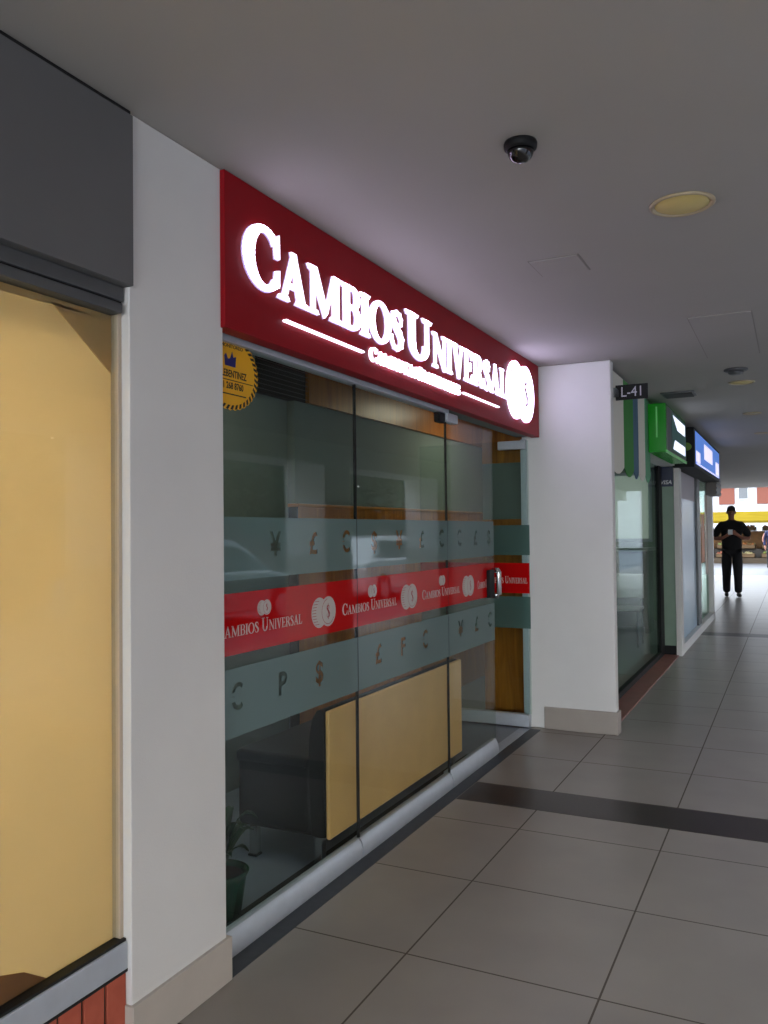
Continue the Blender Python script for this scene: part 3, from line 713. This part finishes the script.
# blue box sign
bs = empty('box_sign', (-1.05, 11.2, 2.06), 'black framed illuminated blue sign beyond the green one', 'sign')
obj('casing', MB().box(-1.17, -.945, 9.50, 12.9, 2.06, 2.49), M_black, bs, bevel=.005)
obj('face', MB().box(-.945, -.941, 9.62, 12.82, 2.10, 2.46), M_blueface, bs)
tq = text_mb('CASA DE CAMBIO', .2, lambda u, v, w: (-.940+w, 11.2+u, 2.33+v), .002, sx=1.3)
obj('lettering', MB().box(-.941, -.939, 10.6, 11.7, 2.22, 2.40).box(-.941, -.939, 9.66, 10.1, 2.13, 2.25).box(-.941, -.939, 12.2, 12.7, 2.13, 2.3).box(-.941, -.939, 9.7, 12.7, 2.105, 2.12), M_pinkface, bs)
obj('leaf_emblem', MB().prism(ell(-1.03, 2.28, .06, .045, 0, 345, 20), fl, 9.500, 9.494), mat('leaf green', (90, 130, 40), .5), bs)
vs = empty('card_sign', (-1.25, 9.36, 1.85), 'small navy card payment sign on the green pilaster', 'sign')
obj('plate', MB().box(-1.325, -1.18, 9.595, 9.612, 1.86, 2.12), M_navy, vs)
obj('lettering', text_mb('VISA', .062, lambda u, v, w: (-1.252+u+v*.25, 9.594-w, 1.905+v), .002, bold=.001), M_whitetxt, vs)
vs.location = vs.location
# inside green shop: table, chair-like counter, glowing panel added for the bright patch in the glass
wb = empty('bright_patch_panel', (-2.2, 12.6, 1.1), 'added glowing panel standing in for the bright rectangle in the green shop glass', 'board')
obj('panel', MB().box(-2.75, -1.95, 12.9, 12.95, 1.25, 2.2), mat('glowing patch white', (235, 235, 230), .5, emit=(235, 235, 230), estr=.3), wb)
obj('frame', MB().box(-2.80, -1.90, 12.95, 12.98, 1.20, 2.25), M_alu, wb)
sc = empty('reception_desk', (-2.1, 11.6, 0), 'dark green reception desk inside the green shop', 'desk')
obj('front', MB().box(-2.7, -1.75, 11.4, 11.5, .1, 1.1), mat('dark green laminate', (30, 66, 58), .4), sc)
obj('worktop', MB().box(-2.75, -1.72, 11.35, 12.0, 1.1, 1.14), M_white, sc, bevel=.005)
obj('side', MB().box(-1.80, -1.75, 11.5, 11.95, .0, 1.1), mat('dark green laminate side', (30, 66, 58), .4), sc)
ch = empty('visitor_chair', (-1.75, 9.6, 0), 'pale grey visitor chair behind the green shop glass', 'chair')
cx, cy = -1.85, 10.3
obj('seat', MB().box(cx-.2, cx+.2, cy-.2, cy+.2, .42, .46), M_disc, ch, bevel=.015)
obj('backrest', MB().box(cx-.2, cx+.2, cy+.18, cy+.21, .55, .85), M_disc, ch, bevel=.012)
for sx in (-1, 1):
    for sy in (-1, 1):
        obj('leg', MB().tube([(cx+sx*.18, cy+sy*.18, 0), (cx+sx*.17, cy+sy*.18, .42)], .011, 8), M_chrome, ch)
    obj('back_post', MB().tube([(cx+sx*.17, cy+.19, .44), (cx+sx*.17, cy+.2, .84)], .010, 8), M_chrome, ch)
ch.location = (cx, cy, 0)
for c in ch.children: c.data.transform(Matrix.Translation(Vector((-1.75, 9.6, 0))-Vector((cx, cy, 0))))
ceiling_panel(-2.3, 9.2, 2.3, .2, .4, 'ceiling light inside the green shop', 5, (240, 255, 245))

# ------------------------------------------------------------------ shop 3 and beyond
w5 = empty('window_5', (-1.16, 9.8, 0), 'shopfront with pale blue window beneath the blue sign', 'window', None, 'structure')
obj('base', MB().box(-1.3, -1.12, 9.78, 13.85, 0, .10), M_wall, w5)
obj('blue_film', MB().box(-1.19, -1.180, 9.80, 11.8, .10, 1.75), mat('pale blue film', (150, 178, 198), .3, noise=.06, nscale=1.5), w5)
obj('upper_panel', MB().box(-1.20, -1.18, 9.80, 11.8, 1.75, 2.12), mat('lilac grey panel', (168, 160, 168), .5), w5)
obj('mullion', MB().box(-1.21, -1.15, 11.8, 12.15, .10, 2.12), M_alud, w5)
obj('pane', MB().box(-1.20, -1.190, 12.15, 13.7, .10, 2.12), M_glass2, w5)
obj('end_post', MB().box(-1.22, -1.12, 13.7, 13.85, 0, 2.5), M_white, w5)
obj('header', MB().box(-1.3, -1.13, 9.78, 13.85, 2.12, 2.5), M_wall, w5)
for y0, y1, z0, z1, c, lab in ((12.2, 12.6, .5, 1.7, (196, 150, 130), 'salmon poster nearest the pale blue window'), (12.7, 13.15, .9, 1.6, (206, 120, 60), 'orange poster beside the salmon one'), (13.25, 13.65, .7, 1.9, (206, 190, 176), 'cream poster in the far shopfront')):
    o = obj('window_poster', MB().box(-1.189, -1.186, y0, y1, z0, z1), mat('poster print', c, .5, noise=.25, nscale=5)); tag(o, lab, 'poster')
rs = empty('shutter_box', (-1.1, 13.4, 1.88), 'slatted grey shutter box under the far end of the blue sign', 'shutter')
obj('casing', MB().box(-1.14, -1.0, 12.95, 13.8, 1.88, 2.16), mat('grey brown slats', (110, 104, 98), .5), rs)
for k in range(4): obj('slat', MB().box(-1.0, -.99, 12.95, 13.8, 1.90+k*.065, 1.93+k*.065), M_alud, rs)
struct('wall_left', MB().box(-4.0, -1.95, 13.85, 19.0, 0, 2.5), mat('pale far shopfront', (190, 192, 196), .35, noise=.1, nscale=1.), 'pale shopfront wall at the far end of the arcade', 'wall')

# ------------------------------------------------------------------ people
def skin_obj(name, verts, edges, radii, m, parent, root=0, sub=2):
    me = bpy.data.meshes.new(name); me.from_pydata(verts, edges, []); me.materials.append(m)
    o = bpy.data.objects.new(name, me); C.objects.link(o); o.parent = parent
    md = o.modifiers.new('skin', 'SKIN'); md.use_smooth_shade = True
    sv = me.skin_vertices[0].data
    for i, r in enumerate(radii):
        sv[i].radius = r if isinstance(r, tuple) else (r, r)
        sv[i].use_root = (i == root)
    s = o.modifiers.new('sub', 'SUBSURF'); s.levels = sub; s.render_levels = sub
    return o
def chain(V, E, Rr, start, pts):
    p = start
    for x, y, z, r in pts:
        V.append((x, y, z)); Rr.append(r); i = len(V)-1
        if p is not None: E.append((p, i))
        p = i
    return p
def person(loc, rz, scale, label, shirt, pose):
    t = empty('person', loc, label, 'person', rz=rz); t.scale = (scale,)*3
    V, E, Rr = [], [], []
    # local: faces -y, height 1.75
    pel = chain(V, E, Rr, None, [(0, 0, .93, (.15, .11))])
    ch_ = chain(V, E, Rr, pel, [(0, 0, 1.10, (.135, .10)), (0, .005, 1.28, (.155, .11)), (0, .01, 1.42, (.12, .085))])
    nk = chain(V, E, Rr, ch_, [(0, .005, 1.50, .052), (0, -.005, 1.56, .058), (0, -.015, 1.63, (.073, .088)), (0, -.01, 1.70, (.068, .082))])
    hips = {}
    for s in (-1, 1):
        step = -.10*s
        chain(V, E, Rr, pel, [(s*.09, 0, .88, .088), (s*.095, step*.4, .68, .078), (s*.095, step*.7, .48, .058), (s*.10, step*.6+.02, .28, .052), (s*.10, step*.6+.05, .09, .036), (s*.105, step*.6-.02, .04, .034), (s*.11, step*.6-.12, .03, .026)])
        # arms
        sh = chain(V, E, Rr, ch_, [(s*.18, .01, 1.41, .060), (s*.265, .02, 1.28, .054), (s*.31, .03, 1.13, .044)])
        if pose == 'hold' :
            wr = chain(V, E, Rr, sh, [(s*.19, -.13, 1.14, .034), (s*.09, -.22, 1.20, .026)])
            hc = Vector((s*.06, -.235, 1.22)); dr = Vector((-s*.8, -.2, .45)).normalized(); side = Vector((0, -.35, .9)).normalized()
        else:
            wr = chain(V, E, Rr, sh, [(s*.275, -.02, 1.0, .034), (s*.27, -.06, .88, .026)])
            hc = Vector((s*.268, -.07, .84)); dr = Vector((0, -.15, -1)).normalized(); side = Vector((0, -1, .1)).normalized()
        pm = chain(V, E, Rr, wr, [(*hc, .03), (*(hc+dr*.035), .032)])
        for k, L in zip((-1.5, -.5, .5, 1.5), (.062, .075, .072, .058)):
            b0 = hc+dr*.05+side*(k*.018)
            cdir = (dr+Vector((0, -.4, 0))).normalized()
            chain(V, E, Rr, pm, [(*b0, .010), (*(b0+cdir*L*.5), .009), (*(b0+cdir*L*.5+Vector((0, .15, -.3)).normalized()*L*.3), .007)])
        tb = hc+side*.034; chain(V, E, Rr, wr, [(*tb, .012), (*(tb+side*.02+dr*.03), .010), (*(tb+side*.02+dr*.055), .008)])
    body = skin_obj('body', V, E, Rr, M_skin, t)
    # face
    fc = MB()
    fc.poly([(-.012, -.095, 1.625), (.012, -.095, 1.625), (0, -.125, 1.622), (0, -.095, 1.665), (0, -.1, 1.612)], [(0, 2, 3), (1, 3, 2), (0, 4, 2), (1, 2, 4), (0, 3, 1, 4)])
    obj('nose', fc, M_skin, body, local=True)
    for s in (-1, 1):
        obj('eye', MB().lathe([(.001, -.008), (.009, -.004), (.011, 0), (.009, .004), (.001, .008)], (s*.03, -.094, 1.655), 10), M_ink, body, local=True)
        obj('ear', MB().lathe([(.004, -.03), (.014, -.015), (.016, .01), (.006, .03)], (s*.076, .0, 1.64), 10), M_skin, body, local=True)
    obj('mouth', MB().box(-.022, .022, -.098, -.090, 1.590, 1.597), mat('lips', (110, 54, 46), .6), body, local=True)
    hr = MB()
    hr.lathe([(.084, -.03), (.087, .0), (.080, .035), (.058, .062), (.025, .076), (.001, .078)], (0, 0, 0), 20)
    hr.v = [(x*.95, y*1.12+.012, z+1.685-(.02 if y > 0 else -.012)) for x, y, z in hr.v]
    obj('hair', hr, M_hair, t, smooth=True, local=True)
    # shirt with short sleeves
    V, E, Rr = [], [], []
    a = chain(V, E, Rr, None, [(0, 0, 1.12, (.195, .14))])
    chain(V, E, Rr, a, [(0, 0, .93, (.20, .145)), (0, 0, .84, (.195, .14))])
    b = chain(V, E, Rr, a, [(0, .005, 1.28, (.21, .145)), (0, .01, 1.43, (.15, .11))])
    chain(V, E, Rr, b, [(0, .01, 1.475, (.098, .088)), (0, .01, 1.505, (.072, .07))])
    for s in (-1, 1):
        if shirt is M_navyc:
            chain(V, E, Rr, b, [(s*.175, .01, 1.41, .075), (s*.24, .02, 1.28, .068), (s*.268, .03, 1.13, .058), (s*.275, -.02, 1.0, .05), (s*.27, -.055, .91, .042)])
        else:
            chain(V, E, Rr, b, [(s*.17, .01, 1.40, .078), (s*.265, .02, 1.28, .082), (s*.31, .028, 1.15, .074)])
    skin_obj('top', V, E, Rr, shirt, t)
    V, E, Rr = [], [], []
    a = chain(V, E, Rr, None, [(0, 0, .95, (.155, .118))])
    for s in (-1, 1):
        step = -.10*s
        chain(V, E, Rr, a, [(s*.09, 0, .86, .10), (s*.095, step*.4, .68, .105), (s*.095, step*.7, .48, .090), (s*.10, step*.6+.02, .28, .080), (s*.10, step*.6+.03, .07, .074)])
    skin_obj('trousers', V, E, Rr, M_trous, t)
    for s in (-1, 1):
        step = -.10*s; V, E, Rr = [], [], []
        chain(V, E, Rr, None, [(s*.10, step*.6+.07, .045, .042), (s*.103, step*.6, .048, .045), (s*.11, step*.6-.09, .042, (.042, .038)), (s*.112, step*.6-.15, .036, (.036, .03))])
        skin_obj('shoe', V, E, Rr, M_shoe, t)
    return t
pr = person((-1.13, 18.2, 0), .15, 1.04, 'man in black t-shirt and dark trousers walking with a white phone at his chest', M_shirt, 'hold')
ph = obj('phone', MB().box(-1.175, -1.09, 17.90, 17.915, 1.26, 1.36), M_whitetxt); tag(ph, 'small white phone held at the chest of the man in black', 'phone')
person((-.63, 29.6, 0), .3, .88, 'distant figure in a navy jacket cut by the right frame edge', M_navyc, 'hang')

# ------------------------------------------------------------------ far end: market stall, facade
ys = 37.0
stl = empty('market_stall', (-1.0, ys, 0), 'yellow topped produce stall at the bright end of the walkway', 'market stall')
obj('canopy', MB().prism([(ys-2.0, 1.66), (ys, 2.05), (ys+1.5, 1.8), (ys+1.5, 1.72), (ys, 1.97), (ys-2.0, 1.57)], lambda u, v, w: (w, u, v), -3.8, 2.5), mat('yellow canopy', (106, 88, 24), 1.0, spec=0, noise=.12, nscale=2), stl)
obj('low_tier', MB().box(-3.6, 2.3, ys-1.8, ys-1.2, 0, .21), mat('low trestle', (60, 46, 28), .8), stl)
obj('counter', MB().box(-3.6, 2.3, ys-1.2, ys+1.0, 0.0, .55), mat('dark trestle', (46, 40, 32), .8, noise=.3, nscale=4), stl)
obj('back_shelf', MB().box(-3.6, 2.3, ys, ys+.9, .55, 1.25), mat('ochre shelf', (96, 62, 16), .7, noise=.3, nscale=4), stl)
for x in (-3.6, -1.9, -.2, 1.5): obj('post', MB().box(x-.03, x+.03, ys-1.95, ys-1.89, 0, 1.60), M_alud, stl)
crate_cols = [((206, 120, 40), 'orange fruit'), ((150, 160, 50), 'green limes'), ((210, 190, 120), 'pale produce'), ((190, 90, 40), 'red brown produce')]
k = 0
for row, (zy, zz) in enumerate(((ys-1.55, .22), (ys-1.1, .56), (ys-.55, .56), (ys+.1, 1.26))):
    for i in range(7):
        x = -3.3+i*.82; c, nm = crate_cols[(k*3+row) % 4]
        e = empty('produce_crate', (x, zy, zz), None, 'crate', 'wooden crates on the distant market stall')
        e['label'] = 'wooden crate of produce on the far market stall'
        obj('crate', MB().box(x-.3, x+.3, zy-.22, zy-.20, zz, zz+.16).box(x-.3, x+.3, zy+.2, zy+.22, zz, zz+.16).box(x-.3, x-.28, zy-.22, zy+.22, zz, zz+.16).box(x+.28, x+.3, zy-.22, zy+.22, zz, zz+.16).box(x-.3, x+.3, zy-.22, zy+.22, zz, zz+.02), mat('crate slats', (84, 62, 34), .8), e)
        hb = MB()
        for q in range(26):
            px = x+random.uniform(-.24, .24); py = zy+random.uniform(-.16, .16); pz = zz+.1+random.uniform(0, .1)
            hb.lathe([(.01, -.05), (.04, -.03), (.05, 0), (.04, .03), (.01, .05)], (px, py, pz), 8)
        o = obj('produce', hb, mat('produce skin', tuple(int(v*.62) for v in c), .5, noise=.2), e, smooth=True); o['kind'] = 'stuff'
        k += 1
fcd = empty('building', (0, 62, 0), 'white building with orange wall panels beyond the market stall', 'building')
obj('wall', MB().box(-14, 12, 62, 70, 0, 9), mat('white render', (176, 177, 180), .7, noise=.03), fcd)
for x in (-4.6, -2.2, -.9, 1.0, 3.0):
    obj('orange_panel', MB().box(x, x+1.0, 61.9, 62, 3.0, 4.6), mat('orange panel', (108, 54, 36), .7), fcd)
for x in (-3.4, 0.2, 2.2):
    wf = obj('window', MB().box(x, x+.7, 61.88, 62, 3.3, 4.3), M_white, fcd); obj('glass', MB().box(x+.06, x+.64, 61.86, 61.88, 3.36, 4.24), M_alud, wf)
obj('eave', MB().box(-14, 12, 61.4, 62, 4.7, 4.9), M_alud, fcd)

# ------------------------------------------------------------------ street side seen only as reflections
struct('floor', MB().box(2.62, 40, -20, 90, -.3, -.15), mat('asphalt', (92, 96, 102), .8, noise=.1), 'asphalt street beside the arcade', 'street')
struct('floor', MB().box(-20, 2.62, 26.5, 90, -.3, -.002), mat('paved plaza', (84, 82, 82), .55, noise=.08), 'pale pavement at the end of the arcade', 'pavement')
def car(loc, label, rgb):
    t = empty('car', loc, label, 'car')
    x0, x1 = -.85, .85
    lower = [(-2.1, .28), (2.1, .28), (2.14, .5), (2.05, .72), (1.1, .92), (-1.75, .98), (-2.1, .9), (-2.15, .5)]
    cabin = [(-1.75, .96), (1.15, .90), (.45, 1.38), (.2, 1.44), (-1.0, 1.45), (-1.35, 1.38)]
    paint = mat('car paint', rgb, .25, coat=.6)
    bd = obj('body', MB().prism(lower, lambda u, v, w: (w, u, v), x0, x1), paint, t, bevel=.06, seg=3, local=True)
    cb = MB(); n = len(cabin)
    P = [(x0+.06+(.16 if v > 1.2 else 0), u, v) for u, v in cabin]+[(x1-.06-(.16 if v > 1.2 else 0), u, v) for u, v in cabin]
    cb.poly(P, [tuple(range(n)), tuple(reversed(range(n, 2*n)))]+[(i, i+n, (i+1) % n+n, (i+1) % n) for i in range(n)])
    obj('roof', cb, paint, t, bevel=.03, local=True)
    gl = mat('car glass', (20, 26, 30), .06, spec=.8)
    for s in (-1, 1):
        xs = s*.77
        obj('side_window', MB().poly([(s*.80, -1.45, 1.0), (s*.80, .85, .98), (s*.665, .35, 1.33), (s*.665, -1.15, 1.36), (s*.79, -1.45, 1.0), (s*.79, .85, .98), (s*.655, .35, 1.33), (s*.655, -1.15, 1.36)], [(0,1,2,3), (7,6,5,4), (0,4,5,1), (1,5,6,2), (2,6,7,3), (3,7,4,0)]), gl, t, local=True)
        for y in (-1.35, 1.3):
            w = obj('wheel', MB().lathe([(.18, -.1), (.31, -.1), (.33, -.07), (.33, .07), (.31, .1), (.18, .1)], (0, 0, 0), 28, lambda x, yy, z, s=s, y=y: (s*.78+z, y+x, .33+yy)), M_dark, t, smooth=True, local=True)
            obj('hub', MB().lathe([(.19, -.105), (.17, -.11), (.03, -.11)], (0, 0, 0), 20, lambda x, yy, z, s=s, y=y: (s*(.78+abs(z)), y+x, .33+yy)), M_alu, w, local=True)
        obj('headlight', MB().box(s*.5, s*.8, 2.04, 2.12, .6, .72), M_white, t, local=True)
    obj('windscreen', MB().poly([(-.68, 1.14, .93), (.68, 1.14, .93), (.56, .5, 1.36), (-.56, .5, 1.36), (-.68, 1.12, .92), (.68, 1.12, .92), (.56, .48, 1.35), (-.56, .48, 1.35)], [(0,1,2,3), (7,6,5,4), (0,4,5,1), (1,5,6,2), (2,6,7,3), (3,7,4,0)]), gl, t, local=True)
    for c in t.children: 
        c.location.z = 0
    return t
car((5.3, 10.6, -.15), 'silver grey car parked in the street, mirrored in the near office pane', (150, 160, 166))
car((5.3, 17.2, -.15), 'white car parked in the street, mirrored in the middle office pane', (235, 235, 235))
bw = struct('wall_right', MB().box(12.0, 12.4, -10, 60, -.15, 2.2), mat('street brick wall', (120, 62, 46), .8, noise=.2, nscale=6), 'low brick wall across the street', 'wall')
for x, y, h, lab in ((9.3, 10.5, 5.2, 'nearest street tree'), (9.6, 15.0, 5.4, 'second street tree'), (9.3, 19.5, 5.2, 'third street tree'), (9.6, 24.0, 5.4, 'fourth street tree'), (9.3, 28.5, 5.2, 'fifth street tree'), (9.6, 33.0, 5.4, 'sixth street tree')):
    t = empty('tree', (x, y, -.15), lab + ' with dark green crown across the road', 'tree')
    obj('trunk', MB().tube([(x, y, -.15), (x+.1, y, 1.5), (x, y+.1, 3.2)], [.2, .15, .1], 10), mat('bark', (74, 58, 46), .9, noise=.2), t)
    lv = MB()
    for q in range(2600):
        a = random.uniform(0, 2*PI); b = math.acos(random.uniform(-1, 1)); r = random.uniform(.55, 1)**.5
        c = Vector((x+1.9*r*math.sin(b)*math.cos(a), y+2.15*r*math.sin(b)*math.sin(a), h*.60+2.0*r*math.cos(b)))
        u = Vector((random.uniform(-1, 1), random.uniform(-1, 1), random.uniform(-1, 1))).normalized()*.24; v = u.cross(Vector((random.uniform(-1, 1), .3, random.uniform(-1, 1)))).normalized()*.17
        lv.poly([c-u, c+v, c+u, c-v], [(0, 1, 2, 3)])
    obj('foliage', lv, M_plant, t)
bl = empty('building', (20, 10, 0), 'tan apartment block across the street mirrored in the papered window', 'building')
obj('wall', MB().box(19, 26, -25, 12, -.15, 11), mat('tan render', (168, 152, 128), .8, noise=.08), bl)
for r in range(4):
    for c in range(9):
        y = -22+c*3.6; z = 1.2+r*2.5
        wf = obj('window', MB().box(18.93, 19, y, y+1.6, z, z+1.3), M_white, bl); obj('glass', MB().box(18.91, 18.93, y+.1, y+1.5, z+.1, z+1.2), M_black, wf)

# ------------------------------------------------------------------ world, camera, view
W = bpy.data.worlds.new('overcast sky'); S.world = W; W.use_nodes = True
nt = W.node_tree; bg = nt.nodes['Background']
tc = nt.nodes.new('ShaderNodeTexCoord'); sp = nt.nodes.new('ShaderNodeSeparateXYZ'); rp = nt.nodes.new('ShaderNodeValToRGB')
nt.links.new(tc.outputs['Generated'], sp.inputs[0]); nt.links.new(sp.outputs[2], rp.inputs[0])
rp.color_ramp.elements[0].position = 0; rp.color_ramp.elements[0].color = (.90, .95, 1.0, 1)
rp.color_ramp.elements[1].position = .6; rp.color_ramp.elements[1].color = (.70, .80, .95, 1)
nt.links.new(rp.outputs[0], bg.inputs[0]); bg.inputs[1].default_value = 7.0

F, YAW, PITCH, ROLL = 831.03, .457656, .0232276, -.0107315
cy_, sy_ = math.cos(YAW), math.sin(YAW)
fwd = Vector((-sy_*math.cos(PITCH), cy_*math.cos(PITCH), math.sin(PITCH)))
rt = Vector((cy_, sy_, 0)); up = rt.cross(fwd)
r2 = math.cos(ROLL)*rt+math.sin(ROLL)*up; u2 = -math.sin(ROLL)*rt+math.cos(ROLL)*up
cd = bpy.data.cameras.new('camera'); co = bpy.data.objects.new('camera', cd); C.objects.link(co)
Mx = Matrix((r2, u2, -fwd)).transposed().to_4x4(); Mx.translation = Vector((0, 0, 1.4)); co.matrix_world = Mx
cd.sensor_fit = 'HORIZONTAL'; cd.sensor_width = 36; cd.lens = 36*F/768; cd.clip_start = .05; cd.clip_end = 400
S.camera = co
S.view_settings.view_transform = 'Standard'; S.view_settings.look = 'None'; S.view_settings.exposure = 0.18; S.view_settings.gamma = 1
S.view_settings.use_curve_mapping = False
